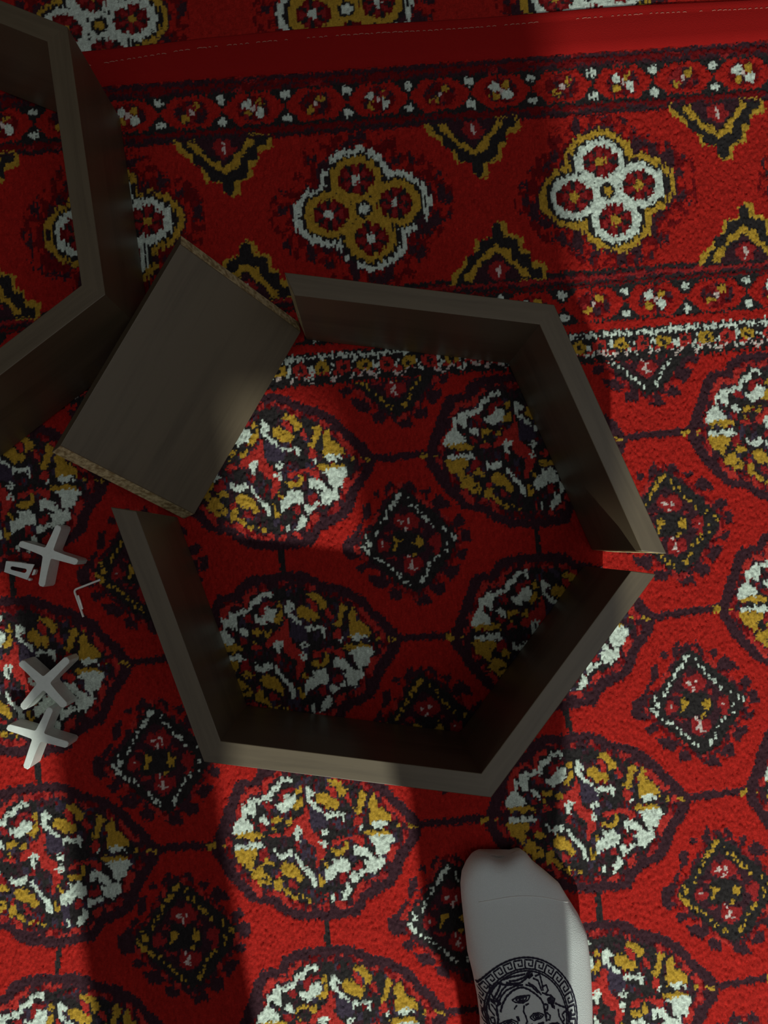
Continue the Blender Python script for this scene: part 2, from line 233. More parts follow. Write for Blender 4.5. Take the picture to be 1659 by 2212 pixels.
def fill(poly, code, target=None, au=0.0, av=0.0, flip=1):
    """even-odd fill of a polygon (mm) on the label raster"""
    t = lab if target is None else target
    P = np.array(poly, float)
    x = (P[:, 0] + au - U0) / RES
    y = (P[:, 1] * flip + av - V0) / RES
    x0, x1 = max(0, int(x.min())), min(NU, int(x.max()) + 2)
    y0, y1 = max(0, int(y.min())), min(NV, int(y.max()) + 2)
    if x1 <= x0 or y1 <= y0:
        return
    gx, gy = np.meshgrid(np.arange(x0, x1) + 0.5, np.arange(y0, y1) + 0.5)
    ins = np.zeros(gx.shape, bool)
    n = len(x)
    for i in range(n):
        xa, ya, xb, yb = x[i], y[i], x[(i + 1) % n], y[(i + 1) % n]
        if ya == yb:
            continue
        cnd = (ya > gy) != (yb > gy)
        ins ^= cnd & (gx < (xb - xa) * (gy - ya) / (yb - ya) + xa)
    t[y0:y1, x0:x1][ins] = code

def stamp(motif, u, v, swap=None, flip=1):
    for code, pts in motif:
        if code == 'A':
            code = swap
        fill([(a / 10.0, b / 10.0) for a, b in pts], CODE[code], None, u, v, flip)

def rect(u0, u1, v0, v1, code):
    a, b = max(0, int((u0 - U0) / RES)), min(NU, int((u1 - U0) / RES))
    c, d = max(0, int((v0 - V0) / RES)), min(NV, int((v1 - V0) / RES))
    if b > a and d > c:
        lab[c:d, a:b] = code

def band(u0, u1, v0, v1):
    a, b = max(0, int((u0 - U0) / RES)), min(NU, int((u1 - U0) / RES))
    c, d = max(0, int((v0 - V0) / RES)), min(NV, int((v1 - V0) / RES))
    uu, vv = np.meshgrid(U0 + (np.arange(a, b) + 0.5) * RES, V0 + (np.arange(c, d) + 0.5) * RES)
    return lab[c:d, a:b], uu, vv

def cell(uu, vv, size, seed):
    """random value per cell, cells with ragged borders"""
    r = np.random.default_rng(seed)
    t = r.random((256, 256))
    j = r.random((256, 256)) * size * 0.7
    iu = (uu // 1.75).astype(int)
    ju = j[iu % 256, (vv // 3).astype(int) % 256]
    return t[((uu + 0.3 * ju) // size).astype(int) % 256, ((vv + ju) // size).astype(int) % 256]

def line(pts, w, code):
    for (xa, ya), (xb, yb) in zip(pts[:-1], pts[1:]):
        d = math.hypot(xb - xa, yb - ya) or 1
        nx, ny = -(yb - ya) / d * w / 2, (xb - xa) / d * w / 2
        fill([(xa + nx, ya + ny), (xb + nx, yb + ny), (xb - nx, yb - ny), (xa - nx, ya - ny)], code)

PU = (232.1, 0.0)
PV = (-7.7, 160.4)
GUL_AT = {(0, 0): (-0.9, -0.6), (1, 0): (235.3, -0.9), (-1, 0): (-226.4, -0.2), (0, 1): (-4.8, 160.8), (1, 1): (220.2, 158.6),
          (-1, 1): (-238.1, 160.9), (0, 2): (-13.6, 319.2), (1, 2): (211.3, 319.1), (2, 2): (446.8, 320.6), (2, 1): (458.6, 162.0),
          (2, 0): (465.6, 1.4), (1, -1): (243.5, -162.8)}
DIA_AT = {(-.5, .5): (-125.9, 75.5), (.5, .5): (107.7, 81.3), (1.5, .5): (344.0, 81.4), (.5, 1.5): (104.0, 244.7), (1.5, 1.5): (339.0, 240.7),
          (-.5, -.5): (-115.5, -74.0), (.5, -.5): (115.9, -81.5), (1.5, -.5): (353.5, -81.5), (.5, 2.5): (102.2, 400.8), (1.5, 2.5): (328.4, 401.3)}
def lattice(i, j):
    return (i * PU[0] + j * PV[0], i * PU[1] + j * PV[1])
# faint wear in the red ground
_l, _u, _v = band(U0, U1, V0, 640)
for j in range(-6, 4):
    for i in range(-5, 6):
        g = GUL_AT.get((i, j), lattice(i, j))
        gr = GUL_AT.get((i + 1, j), lattice(i + 1, j))
        gu = GUL_AT.get((i, j + 1), lattice(i, j + 1))
        line([(g[0] + 90, g[1] + 1), (gr[0] - 84, gr[1] + 1)], 6.5, PUR)
        line([(g[0] - 3, g[1] + 60), (gu[0] + 6, gu[1] - 60)], 4.6, DRK)
for j in range(-6, 4):
    for i in range(-5, 6):
        stamp(GUL, *GUL_AT.get((i, j), lattice(i, j)))
for j in range(-6, 4):
    for i in range(-5, 6):
        k = (i + .5, j + .5)
        p = DIA_AT.get(k, lattice(*k))
        stamp(DIA, p[0], p[1], 'W' if (i + j) % 2 == 1 else 'Y')

# ---- border, painted over the field above v = 390
def wob(uu, s, amp):
    r = np.random.default_rng(s)
    t = r.normal(0, amp, 4000)
    return t[((uu + 2000) // 1.75).astype(int)]

l, uu, vv = band(U0, U1, 389, V1)
l[:] = RED
def circles(vc, phase, seed, lower_white=False):
    p = 55.8
    l, uu, vv = band(U0, U1, vc - 16.5, vc + 16.5)
    k = np.floor((uu - phase) / p + 0.5)
    s = (uu - phase) - k * p
    r = vv - vc
    l[:] = DRK
    hexa = (np.abs(r) < 14.5 + wob(uu, seed, .8)) & (np.abs(s) < 27.5 - np.maximum(0, np.abs(r) - 1) * 0.95)
    l[hexa] = RED
    ci = (s / 15.0) ** 2 + (r / 11.5) ** 2 + wob(uu + vv * 3, seed + 1, .12) < 1
    kind = (k.astype(int) % 2) == 0
    l[ci] = MAR
    c = cell(uu, vv, 4.2, seed + 2)
    l[ci & (c < .35)] = PUR
    l[ci & (c > .88)] = MID
    q1 = ((s + 6) / 4.2) ** 2 + ((r - 4) / 4.6) ** 2 + wob(uu, seed + 3, .25) < 1
    q2 = ((s - 6) / 4.4) ** 2 + ((r + 4) / 4.4) ** 2 + wob(uu, seed + 4, .25) < 1
    q3 = ((s - 5) / 4) ** 2 + ((r - 5) / 3.6) ** 2 + wob(uu, seed + 5, .25) < 1
    q4 = ((s + 6) / 4) ** 2 + ((r + 5) / 3.4) ** 2 + wob(uu, seed + 6, .25) < 1
    l[ci & q1 & kind] = WHT
    l[ci & q2 & kind] = WHT
    l[ci & q3 & kind & (c < .8)] = YEL
    l[ci & q4 & kind & (c < .8)] = YEL
    l[ci & q3 & ~kind & (c < .85)] = YEL
    l[ci & q4 & ~kind & (c < .85)] = YEL
    ce = (s / 2.2) ** 2 + (r / 2.4) ** 2 < 1
    l[ce] = PAL
    s2 = np.abs(np.abs(s) - p / 2) * np.sign(1)
    for rr in (10.5, -10.5):
        wb = ((s2) / 4.2) ** 2 + ((r - rr) / 3.6) ** 2 + wob(uu, seed + 7, .35) < 1
        l[wb] = WHT
def guard(v0, v1, seed, lines):
    l, uu, vv = band(U0, U1, v0, v1)
    c = cell(uu * .45, vv, 4.0, seed)
    l[:] = MAR
    l[c < .5] = PUR
    l[c > .93] = MID
    for a, b, code in lines:
        l[(vv + wob(uu, seed + 9, .5) > a) & (vv + wob(uu, seed + 9, .5) < b)] = code
guard(656, 672.5, 11, [(664, 667, MAR), (668, 671, PUR)])
guard(615, 629, 12, [(626, 628.6, DRK), (622, 625, MAR), (616.5, 619, DRK)])
circles(643, 0.0, 21)
guard(457, 473.5, 13, [(470, 473, DRK), (465, 468, MID), (461, 463, DRK), (458, 460.4, MAR)])
circles(442, 9.5, 31)
# white line and row of small flowers
l, uu, vv = band(U0, U1, 388, 427)
low = (vv < 418) & (vv + wob(uu, 41, 1.2) > 389)
l[low] = DRK
l[(vv + wob(uu, 42, 1.3) > 412) & (vv + wob(uu, 43, 1.3) < 415.4)] = WHT
p = 19.2
k = np.floor((uu - 300) / p)
s = uu - 300 - (k + .5) * p
r = vv - 404
fl = (s / 6.5) ** 2 + (r / 5.5) ** 2 + wob(uu, 44, .2) < 1
odd = (k.astype(int) % 2) == 0
l[fl & odd] = YEL
l[fl & ~odd] = RDB
l[((s / 2.6) ** 2 + ((r + .5) / 2.4) ** 2 < 1)] = DRK
tri = np.abs(np.abs(s) - (7.5 + (r + 5) * .18)) + wob(uu, 45, .5) < 1.7
c = cell(uu, vv, 3, 46)
l[tri & (r > -9.5) & (r < 5) & (c < .42)] = WHT
l[tri & (r > -12) & (r < -3) & (c > .8)] = RDB
z = (np.abs(r + 8.5 + .6 * np.abs(s) - 3) < 1.9) & (c > .68) & (vv < 402)
l[z] = PAL
l[(np.abs(r + 5.5) < 1.8) & (c < .2)] = RDB

def quat(u, v, ring, outer, seed):
    W_ = 100
    l, uu, vv = band(u - W_, u + W_, max(v - 70, 474), min(v + 70, 614))
    x = uu - u
    y = vv - v
    cs = [(-4.5, 27.5), (29, 3.5), (4.5, -27), (-30.5, -3)]
    d = np.full(x.shape, 1e3)
    idx = np.zeros(x.shape, int)
    for i, (a, b) in enumerate(cs):
        e = np.hypot((x - a) / 1.08, (y - b) / 0.96) - 17.5
        idx = np.where(e < d, i, idx)
        d = np.minimum(d, e)
    d = d + wob(uu, seed, .9)
    g = np.hypot(x / 1.25, y)
    c = cell(uu, vv, 7.5, seed + 1)
    c2 = cell(uu + 500, vv, 5.2, seed + 2)
    out = d + np.abs(c - .5) * 8
    near = (d > 10) & (d < 15)
    l[(d > 0) & (d < 15)] = PUR
    zone = (d >= 13) & (out < 33)
    l[zone & (c2 < .55)] = MAR
    l[zone & (c < .30)] = PUR
    l[zone & (c > .86) & (c2 > .4)] = RED
    l[zone & (d > 26) & (c2 > .62)] = RED
    l[(d > 3.0) & (d < 8)] = DRK
    brk = cell(uu, vv, 9, seed + 3) < .90
    ow = np.abs(d - 9.8) < 2.6 + wob(uu + 77, seed + 4, .6)
    l[ow & brk] = outer
    l[np.abs(d) <= 4.0 + wob(uu, seed + 5, .5)] = ring
    ins = d < -3.0
    l[ins] = MAR
    pet = np.zeros(x.shape)
    rad = np.zeros(x.shape)
    for i, (a, b) in enumerate(cs):
        m = idx == i
        pet = np.where(m, np.arctan2(y - b, x - a), pet)
        rad = np.where(m, np.hypot(x - a, y - b), rad)
    sp = np.cos(pet * 6 + idx) + wob(uu, seed + 6, .3)
    l[ins & (sp > .55) & (rad > 4)] = DRK
    l[ins & (sp < -.1) & (rad > 3) & (rad < 12)] = MID
    l[(d < 0) & (rad < 4.0 + wob(uu, seed + 7, .8))] = outer
    ctr = np.hypot(x, y)
    l[ctr < 13 - np.abs(np.abs(x) - np.abs(y)) * .4] = ring
    l[(ctr < 7.5)] = DRK
    l[ctr < 4.6 + wob(uu, seed + 8, .6)] = outer
for k in range(-5, 6):
    uc = 90.0 + 221.2 * k
    if k % 2 == 0:
        quat(uc, 544, YEL, WHT, 100 + k * 17)
    else:
        quat(uc, 544, WHT, YEL, 100 + k * 17)
for k in range(-5, 6):
    stamp(CHEV, 198.5 + 224 * k, 616)
    stamp(CHEV, 210 + 225 * k, 472, flip=-1)
# the two guards go back over the chevron bases
def restripe(v0, v1, lines):
    l, uu, vv = band(U0, U1, v0, v1)
    for a, b, code in lines:
        l[(vv + wob(uu, 61, .5) > a) & (vv + wob(uu, 61, .5) < b)] = code
restripe(614, 629, [(626, 628.6, DRK), (616.5, 618.5, PUR)])

TH = math.radians(4.9236)
OX, OY = -0.04343586, -0.2503927
def to_rug(x, y):
    dx, dy = x - OX, y - OY
    return ((math.cos(TH) * dx + math.sin(TH) * dy) * 1000, (-math.sin(TH) * dx + math.cos(TH) * dy) * 1000)
def from_rug(u, v):
    u, v = np.asarray(u) / 1000, np.asarray(v) / 1000
    return (OX + math.cos(TH) * u - math.sin(TH) * v, OY + math.sin(TH) * u + math.cos(TH) * v)

KN_O = rng.uniform(-1, 1, (1024, 1024))
KN_H = rng.random((1024, 1024))
KN_C = rng.normal(0, 1, (1024, 1024))
KW = 1.75
def knot_sample(u, v, dv=0.0):
    cu = np.floor((u + 5000) / KW).astype(int)
    cv = np.floor((v + 5000 + KN_O[cu % 1024, 7] * 2) / 3.0).astype(int)
    off = KN_O[cu % 1024, cv % 1024] * 1.5
    su = (cu + .5) * KW - 5000 + KN_O[cv % 1024, cu % 1024] * .3
    sv = v + off
    iu = np.clip(((su - U0) / RES).astype(int), 0, NU - 1)
    iv = np.clip(((sv - dv - V0) / RES).astype(int), 0, NV - 1)
    code = lab[iv, iu].copy()
    mixv = KN_C[(cu // 3) % 1024, (cv // 2) % 1024] + .35 * KN_C[cu % 1024, cv % 1024]
    code = np.where(code == MIX, np.where(mixv < -.15, PUR, np.where(mixv < .45, MAR, np.where(mixv < .95, MID, RDB))), code)
    code = np.where(code == GND, np.where(mixv < .35, DRK, np.where(mixv < 1.05, PUR, np.where(mixv < 1.3, MAR, BLU))), code)
    code = code.astype(np.uint8)
    return code, KN_H[cu % 1024, cv % 1024], KN_C[cv % 1024, cu % 1024]

def rug_material():
    m, nt, b = nodes('knotted_wool_pile')
    at = nt.nodes.new('ShaderNodeAttribute')
    at.attribute_name = 'yarn'
    tc = nt.nodes.new('ShaderNodeTexCoord')
    n = nt.nodes.new('ShaderNodeTexNoise')
    n.inputs['Scale'].default_value = 900
    n.inputs['Detail'].default_value = 3
    mr = nt.nodes.new('ShaderNodeMapRange')
    mr.inputs['From Min'].default_value = .3
    mr.inputs['From Max'].default_value = .7
    mr.inputs['To Min'].default_value = .72
    mr.inputs['To Max'].default_value = 1.16
    mx = nt.nodes.new('ShaderNodeVectorMath')
    mx.operation = 'SCALE'
    nt.links.new(tc.outputs['Object'], n.inputs['Vector'])
    nt.links.new(n.outputs['Fac'], mr.inputs['Value'])
    nt.links.new(at.outputs['Color'], mx.inputs[0])
    nt.links.new(mr.outputs['Result'], mx.inputs['Scale'])
    nt.links.new(mx.outputs['Vector'], b.inputs['Base Color'])
    b.inputs['Roughness'].default_value = .92
    b.inputs['Specular IOR Level'].default_value = .12
    bp = nt.nodes.new('ShaderNodeBump')
    bp.inputs['Strength'].default_value = .35
    bp.inputs['Distance'].default_value = .0008
    nt.links.new(n.outputs['Fac'], bp.inputs['Height'])
    nt.links.new(bp.outputs['Normal'], b.inputs['Normal'])
    return m
RUGMAT = rug_material()

def axis(lo, f0, f1, hi, fine, coarse):
    a = np.arange(f0, lo, -coarse)[::-1][:-1] if lo < f0 else np.array([])
    c = np.arange(f1, hi, coarse)[1:] if hi > f1 else np.array([])
    return np.concatenate([[lo] if lo < f0 else [], a[a > lo + 1e-6], np.arange(f0, f1, fine), [f1], c, [hi] if hi > f1 else []])

def make_pile(name, ua, va, dv, zbase, amp, parent=None):
    uu, vv = np.meshgrid(ua, va)
    nx, ny = len(ua), len(va)
    code, kh, kc = knot_sample(uu.ravel(), vv.ravel(), dv)
    jit = rng.normal(0, .16, (ny, nx, 2))
    x, y = from_rug(uu + jit[..., 0], vv + jit[..., 1])
    h = (kh * .75 + rng.random(nx * ny) * .45)
    yarn_h = np.where((code == DRK) | (code == PUR), -.25, 0)
    slow = 0.5 * np.sin(uu.ravel() * .021 + 1.3 * np.sin(vv.ravel() * .013)) * np.sin(vv.ravel() * .017 + .6)
    z = zbase + (h - 1.0 + yarn_h) * amp + slow * amp * .5
    co = np.stack([x.ravel(), y.ravel(), z], 1).astype(np.float32)
    i = np.arange(nx * ny).reshape(ny, nx)
    quads = np.stack([i[:-1, :-1], i[:-1, 1:], i[1:, 1:], i[1:, :-1]], -1).reshape(-1, 4)
    # skirt that gives the rug its thickness
    rim = np.concatenate([i[0, :], i[1:, -1], i[-1, -2::-1], i[-2:0:-1, 0]])
    nb = len(co)
    lowv = co[rim].copy()
    lowv[:, 2] = -0.006
    co = np.concatenate([co, lowv])
    m = len(rim)
    a = np.arange(m)
    b_ = (a + 1) % m
    sk = np.stack([rim[a], nb + a, nb + b_, rim[b_]], -1)
    quads = np.concatenate([quads, sk])
    me = bpy.data.meshes.new(name)
    me.vertices.add(len(co))
    me.vertices.foreach_set('co', co.ravel())
    me.loops.add(quads.size)
    me.loops.foreach_set('vertex_index', quads.ravel().astype(np.int32))
    me.polygons.add(len(quads))
    me.polygons.foreach_set('loop_start', np.arange(0, quads.size, 4, dtype=np.int32))
    me.update(calc_edges=True)
    me.polygons.foreach_set('use_smooth', np.ones(len(quads), bool))
    col = PAL_LIN[code] * np.clip(1 + .09 * kc[:, None], .7, 1.35)
    col = np.concatenate([col, PAL_LIN[np.full(m, RED)]])
    att = me.attributes.new('yarn', 'FLOAT_COLOR', 'POINT')
    att.data.foreach_set('color', np.c_[col, np.ones(len(col))].astype(np.float32).ravel())
    return obj(name, me, RUGMAT, parent)

rug = thing('rug', 'large red knotted rug with guls and diamonds under the hexagonal shelves', 'rug', (0, 0, -0.006))
off = rug.location.copy()
def under(o, parent):
    o.parent = parent
    o.matrix_parent_inverse = Matrix.Translation(-parent.location)
    return o
ua = axis(-800, -300, 480, 900, 0.82, 6.0)
va = axis(-850, -195, 702, 703, 1.08, 6.0)
under(make_pile('pile', ua, va, 0.0, -0.0013, 0.0019), rug)
under_rug = thing('rug', 'second red rug whose border shows beyond the stitched hem at the top', 'rug', (0, 0.45, -0.006))
ua2 = axis(-800, -330, 560, 900, 1.2, 6.0)
va2 = axis(704.5, 705.5, 800, 898, 1.1, 5.0)
under(make_pile('pile', ua2, va2, 184.0, -0.0008, 0.0012), under_rug)

# hem: a red tape folded over the rug's edge and its line of stitches
def hem_edge(u):
    return 709.0 + 2.2 * math.sin(u * .004 + .3) + .9 * math.sin(u * .023) + min(0, (u + 40) * .045)
bm = bmesh.new()
us = np.arange(-800, 901, 6.0)
rows = []
for u in us:
    e = hem_edge(u)
    prof = [(672.5 + .8 * math.sin(u * .3), -.0018), (675, .0003), (682, .0004), (690, .0005 + .0002 * math.sin(u * .05)), (e - 10, .0004), (e - 8.6, .0001), (e - 6, .0010), (e - 1.2, .0010), (e, .0004), (e - .1, -.0001), (e - 3, -.0001)]
    rows.append([bm.verts.new((*[float(t) for t in from_rug(u, v)], z)) for v, z in prof])
for r0, r1 in zip(rows[:-1], rows[1:]):
    for a in range(len(r0) - 1):
        bm.faces.new((r0[a], r1[a], r1[a + 1], r0[a + 1]))
hem = under(from_bm('hem', bm, BIND, smooth=True), rug)
hem['label'] = 'plain red binding along the edge of the rug'
bm = bmesh.new()
u = -148.0
while u < 560:
    if not (262 < u < 292) and random.random() > .12:
        Ls = random.uniform(2.2, 4.6)
        e = hem_edge(u) - 8.8 - (4.5 if u < -60 else 0) * (1 - (u + 148) / 88 if u < -60 else 0)
        a0 = random.uniform(-.12, .12)
        ring = []
        for k in range(5):
            t = k / 4
            zz = .0005 + .0007 * math.sin(math.pi * t)
            wv = .36
            uu_, vv_ = u + Ls * t, e + a0 * Ls * t
            ring.append([bm.verts.new((*[float(q) for q in from_rug(uu_, vv_ + dv_)], zz + dz_)) for dv_, dz_ in ((-wv, 0), (0, .0003), (wv, 0))])
        for r0, r1 in zip(ring[:-1], ring[1:]):
            for q in range(2):
                bm.faces.new((r0[q], r1[q], r1[q + 1], r0[q + 1]))
    u += random.uniform(4.4, 6.0)
st = under(from_bm('stitching', bm, STITCH, smooth=True), rug)
st['kind'] = 'stuff'
st['label'] = 'broken line of pale thread stitches along the red hem'

# ------------------------------------------------------------------ shelf panels
T = 0.01587
WD = 0.12115
TAN30 = math.tan(math.pi / 6)

def panel_mesh(o0, o1, i0, i1, h, raw0, raw1):
    """board standing on its long edge; corners in the local frame (x along the board)"""
    bm = bmesh.new()
    lo = [bm.verts.new((p[0], p[1], 0)) for p in (o0, o1, i1, i0)]
    hi = [bm.verts.new((p[0], p[1], h)) for p in (o0, o1, i1, i0)]
    bm.faces.new(lo[::-1])
    bm.faces.new(hi)
    fs = []
    for k in range(4):
        fs.append(bm.faces.new((lo[k], lo[(k + 1) % 4], hi[(k + 1) % 4], hi[k])))
    fs[1].material_index = 1 if raw1 else 0
    fs[3].material_index = 1 if raw0 else 0
    joint = [f for f, raw in ((fs[1], raw1), (fs[3], raw0)) if not raw]
    ed = [e for e in bm.edges if not any(f in joint for f in e.link_faces)]
    bmesh.ops.bevel(bm, geom=ed, offset=.0005, segments=2, profile=.5, affect='EDGES', clamp_overlap=True)
    return bm

def off_line(p, q, d):
    """points p,q shifted to the right of p->q by d"""
    t = (q - p).normalized()
    n = Vector((t.y, -t.x))
    return p + n * d, q + n * d
def isect(p, q, r, s):
    d1, d2 = q - p, s - r
    den = d1.x * d2.y - d1.y * d2.x
    k = ((r.x - p.x) * d2.y - (r.y - p.y) * d2.x) / den
    return p + d1 * k

def frame_of_panels(root, corners, closed, z0=0.0, gap=0.00001):
    """corners: outer corners (Vector2) going clockwise, inside on the right"""
    n = len(corners)
    seg = n if closed else n - 1
    for k in range(seg):
        p, q = corners[k], corners[(k + 1) % n]
        a, b = off_line(p, q, T)
        t = (q - p).normalized()
        if closed or k > 0:
            pp, pq = off_line(corners[(k - 1) % n], p, T)
            i0 = isect(pp, pq, a, b)
            raw0 = False
        else:
            i0 = a + t * T * TAN30
            raw0 = True
        if closed or k < seg - 1:
            qp, qq = off_line(q, corners[(k + 2) % n], T)
            i1 = isect(a, b, qp, qq)
            raw1 = False
        else:
            i1 = b - t * T * TAN30
            raw1 = True
        c = (p + q) / 2
        ang = math.atan2(t.y, t.x)
        R2 = Matrix.Rotation(-ang, 2)
        L = [R2 @ (v - c) for v in (p, q, i0, i1)]
        L[0].x += gap; L[2].x += gap; L[1].x -= gap; L[3].x -= gap
        bm = panel_mesh(L[0], L[1], L[2], L[3], WD, raw0, raw1)
        o = from_bm('side_panel', bm, [WALNUT, CHIP])
        o.location = (c.x, c.y, z0)
        o.rotation_euler = (0, 0, ang)
        o.parent = root
        o.matrix_parent_inverse = Matrix.Translation(-root.location)

V2 = lambda a: Vector(a)
upper = [V2((-.0579, .1974)), V2((.139, .175)), V2((.219, -.007))]
lower = [V2((.211, -.0217)), V2((.0903, -.1798)), V2((-.1127, -.1531)), V2((-.1805, .0268))]
r1 = thing('shelf_section', 'two joined dark walnut boards forming the top and right of the open hexagon', 'shelf', (.10, .12, 0))
frame_of_panels(r1, upper, False)
r2 = thing('shelf_section', 'three joined dark walnut boards forming the left, bottom and lower right of the open hexagon', 'shelf', (0, -.09, 0))
frame_of_panels(r2, lower, False)
# finished hexagon at the left
c0 = V2((-.20119, .27860))
ang = -1.41868
d = V2((math.cos(ang), math.sin(ang)))
LH = .2
pts = [c0 - d * LH / 2]
for k in range(5):
    a = ang - k * math.pi / 3
    pts.append(pts[-1] + V2((math.cos(a), math.sin(a))) * LH)
r3 = thing('hexagonal_shelf', 'assembled dark walnut hexagonal shelf at the left, cut off by the frame edge', 'shelf', (-.37, .25, 0))
frame_of_panels(r3, pts, True, .0011)
# loose board leaning on the finished hexagon
k = T * TAN30
h = LH / 2
bm = bmesh.new()
corn = [(-h + k, 0, 0), (h - k, 0, 0), (h, 0, -T), (-h, 0, -T)]
lo = [bm.verts.new(p) for p in corn]
hi = [bm.verts.new((p[0], WD, p[2])) for p in corn]
bm.faces.new(lo)
bm.faces.new(hi[::-1])
fs = [bm.faces.new((lo[a], hi[a], hi[(a + 1) % 4], lo[(a + 1) % 4])) for a in range(4)]
fs[1].material_index = 1
fs[3].material_index = 1
bmesh.ops.bevel(bm, geom=bm.edges[:], offset=.0005, segments=2, profile=.5, affect='EDGES', clamp_overlap=True)
loose = from_bm('shelf_board', bm, [WALNUT, CHIP])
loose.matrix_world = Matrix.Translation((-.0997, .1048, .0136)) @ Matrix.Rotation(1.0516946, 4, 'Z') @ Matrix.Rotation(-.003964, 4, 'Y') @ Matrix.Rotation(.5748883, 4, 'X')
tag(loose, 'loose dark walnut board with raw mitred ends, leaning between the two hexagons', 'shelf board')

# ------------------------------------------------------------------ white plastic crosses
def cross(name, label, loc, angs, arm, w, hgt, tilt=(0, 0)):
    bm = bmesh.new()
    pts = []
    for a, L in zip(angs, arm):
        a = math.radians(a)
        dx, dy = math.cos(a), math.sin(a)
        pts.append((a, dx, dy, L))
    n = len(pts)
    out = []
    for i in range(n):
        a, dx, dy, L = pts[i]
        nx, ny = -dy, dx
        a2, ex, ey, _ = pts[(i + 1) % n]
        for s_, back in ((-1, .0022), (-.55, .0004), (.55, .0), (1, .0018)):
            out.append((dx * (L - back) + nx * s_ * w / 2, dy * (L - back) + ny * s_ * w / 2))
        # crotch between this arm and the next, with a small fillet
        p1 = Vector((nx * w / 2, ny * w / 2)); q1 = p1 + Vector((dx, dy))
        mx_, my_ = ey, -ex
        p2 = Vector((mx_ * w / 2, my_ * w / 2)); q2 = p2 + Vector((ex, ey))
        c = isect(p1, q1, p2, q2)
        f = .0018
        for tt in (1, .5, 0):
            q = c + Vector((dx, dy)) * f * tt ** 1.6 + Vector((ex, ey)) * f * (1 - tt) ** 1.6
            out.append((q.x, q.y))
    lo = [bm.verts.new((x, y, 0)) for x, y in out]
    hi = [bm.verts.new((x, y, hgt)) for x, y in out]
    bm.faces.new(lo[::-1])
    top = bm.faces.new(hi)
    for i in range(len(out)):
        j = (i + 1) % len(out)
        bm.faces.new((lo[i], lo[j], hi[j], hi[i]))
    bmesh.ops.bevel(bm, geom=list(top.edges), offset=.0006, segments=2, profile=.5, affect='EDGES', clamp_overlap=True)
    o = from_bm(name, bm, WHITE_PLASTIC)
    o.location = loc
    o.rotation_euler = (tilt[0], tilt[1], 0)
    tag(o, label, 'plastic cross', 'white plastic crosses on the rug')
    return o
cross('plastic_cross', 'white plastic cross beside the metal bracket, topmost of the three crosses', (-.2652, -.0070, -.001), (-17.5, 69, 161, 260), (.0262, .0250, .0255, .0285), .0056, .0215)
cross('plastic_cross', 'white plastic cross set as a diagonal X, middle one of the three crosses', (-.2668, -.1150, -.001), (-47, 45, 138, 230), (.0270, .0285, .0265, .0275), .0063, .0215)
cross('plastic_cross', 'white plastic cross, lowest of the three, just below the diagonal one', (-.2706, -.1588, -.001), (-17, 67, 163, 250), (.0262, .0255, .0270, .0285), .0058, .0215)

# ------------------------------------------------------------------ metal bracket
br = thing('metal_bracket', 'small shiny zinc bracket with an oval slot lying beside the top cross', 'bracket', (-.2945, -.0205, 0))
CQ = [Vector(p) - Vector((-.2945, -.0205)) for p in ((-.3050, -.0140), (-.2812, -.0168), (-.2869, -.0299), (-.3065, -.0231))]
def bq(a, b):
    """unit square -> the bracket's slightly skewed plate"""
    p = CQ[0].lerp(CQ[1], a).lerp(CQ[3].lerp(CQ[2], a), b)
    return (p.x, p.y)
def bquad(bm, corners, z0, z1):
    lo = [bm.verts.new((*bq(a, b), z0)) for a, b in corners]
    hi = [bm.verts.new((*bq(a, b), z1)) for a, b in corners]
    n = len(corners)
    bm.faces.new(lo[::-1])
    bm.faces.new(hi)
    for q in range(n):
        bm.faces.new((lo[q], lo[(q + 1) % n], hi[(q + 1) % n], hi[q]))
zt, th_ = .0085, .0011
slot, outer = [], []
for k_ in range(32):
    a = 2 * math.pi * k_ / 32
    ca, sa = math.cos(a), math.sin(a)
    slot.append(bq(.52 + (.23 if ca > 1e-6 else -.23 if ca < -1e-6 else 0) + .085 * ca, .5 + .15 * sa))
    m_ = max(abs(ca), abs(sa))
    outer.append(bq(.5 + .5 * ca / m_, .5 + .5 * sa / m_))
def box(bm, c, s, rot=None):
    g = bmesh.ops.create_cube(bm, size=1)
    M = Matrix.Translation(c) @ (rot.to_4x4() if rot else Matrix.Identity(4)) @ Matrix.Diagonal((*s, 1))
    bmesh.ops.transform(bm, matrix=M, verts=g['verts'])
bm = bmesh.new()
A = [[bm.verts.new((x, y, z)) for x, y in ring] for ring, z in ((outer, zt), (slot, zt), (outer, zt - th_), (slot, zt - th_))]
for i in range(32):
    j = (i + 1) % 32
    bm.faces.new((A[0][i], A[0][j], A[1][j], A[1][i]))
    bm.faces.new((A[2][j], A[2][i], A[3][i], A[3][j]))
    bm.faces.new((A[1][i], A[1][j], A[3][j], A[3][i]))
    bm.faces.new((A[0][j], A[0][i], A[2][i], A[2][j]))
from_bm('plate', bm, STEEL, br)
for nm, cs_, z0_, z1_ in (('flange', ((.02, -.03), (.58, -.03), (.58, .10), (.02, .10)), 0, zt + .0007), ('flange', ((.08, .92), (.62, .92), (.62, 1.0), (.08, 1.0)), 0, zt - th_)):
    bm = bmesh.new()
    bquad(bm, cs_, z0_, z1_)
    bmesh.ops.bevel(bm, geom=bm.edges[:], offset=.0003, segments=2, affect='EDGES', clamp_overlap=True)
    from_bm(nm, bm, STEEL, br)
bm = bmesh.new()
bquad(bm, ((1.03, .30), (1.12, .34), (1.14, .62), (1.05, .70)), .0015, .0070)
bquad(bm, ((.93, .90), (1.06, .93), (1.06, 1.06), (.95, 1.06)), 0, .0050)
bmesh.ops.bevel(bm, geom=bm.edges[:], offset=.0004, segments=2, affect='EDGES', clamp_overlap=True)
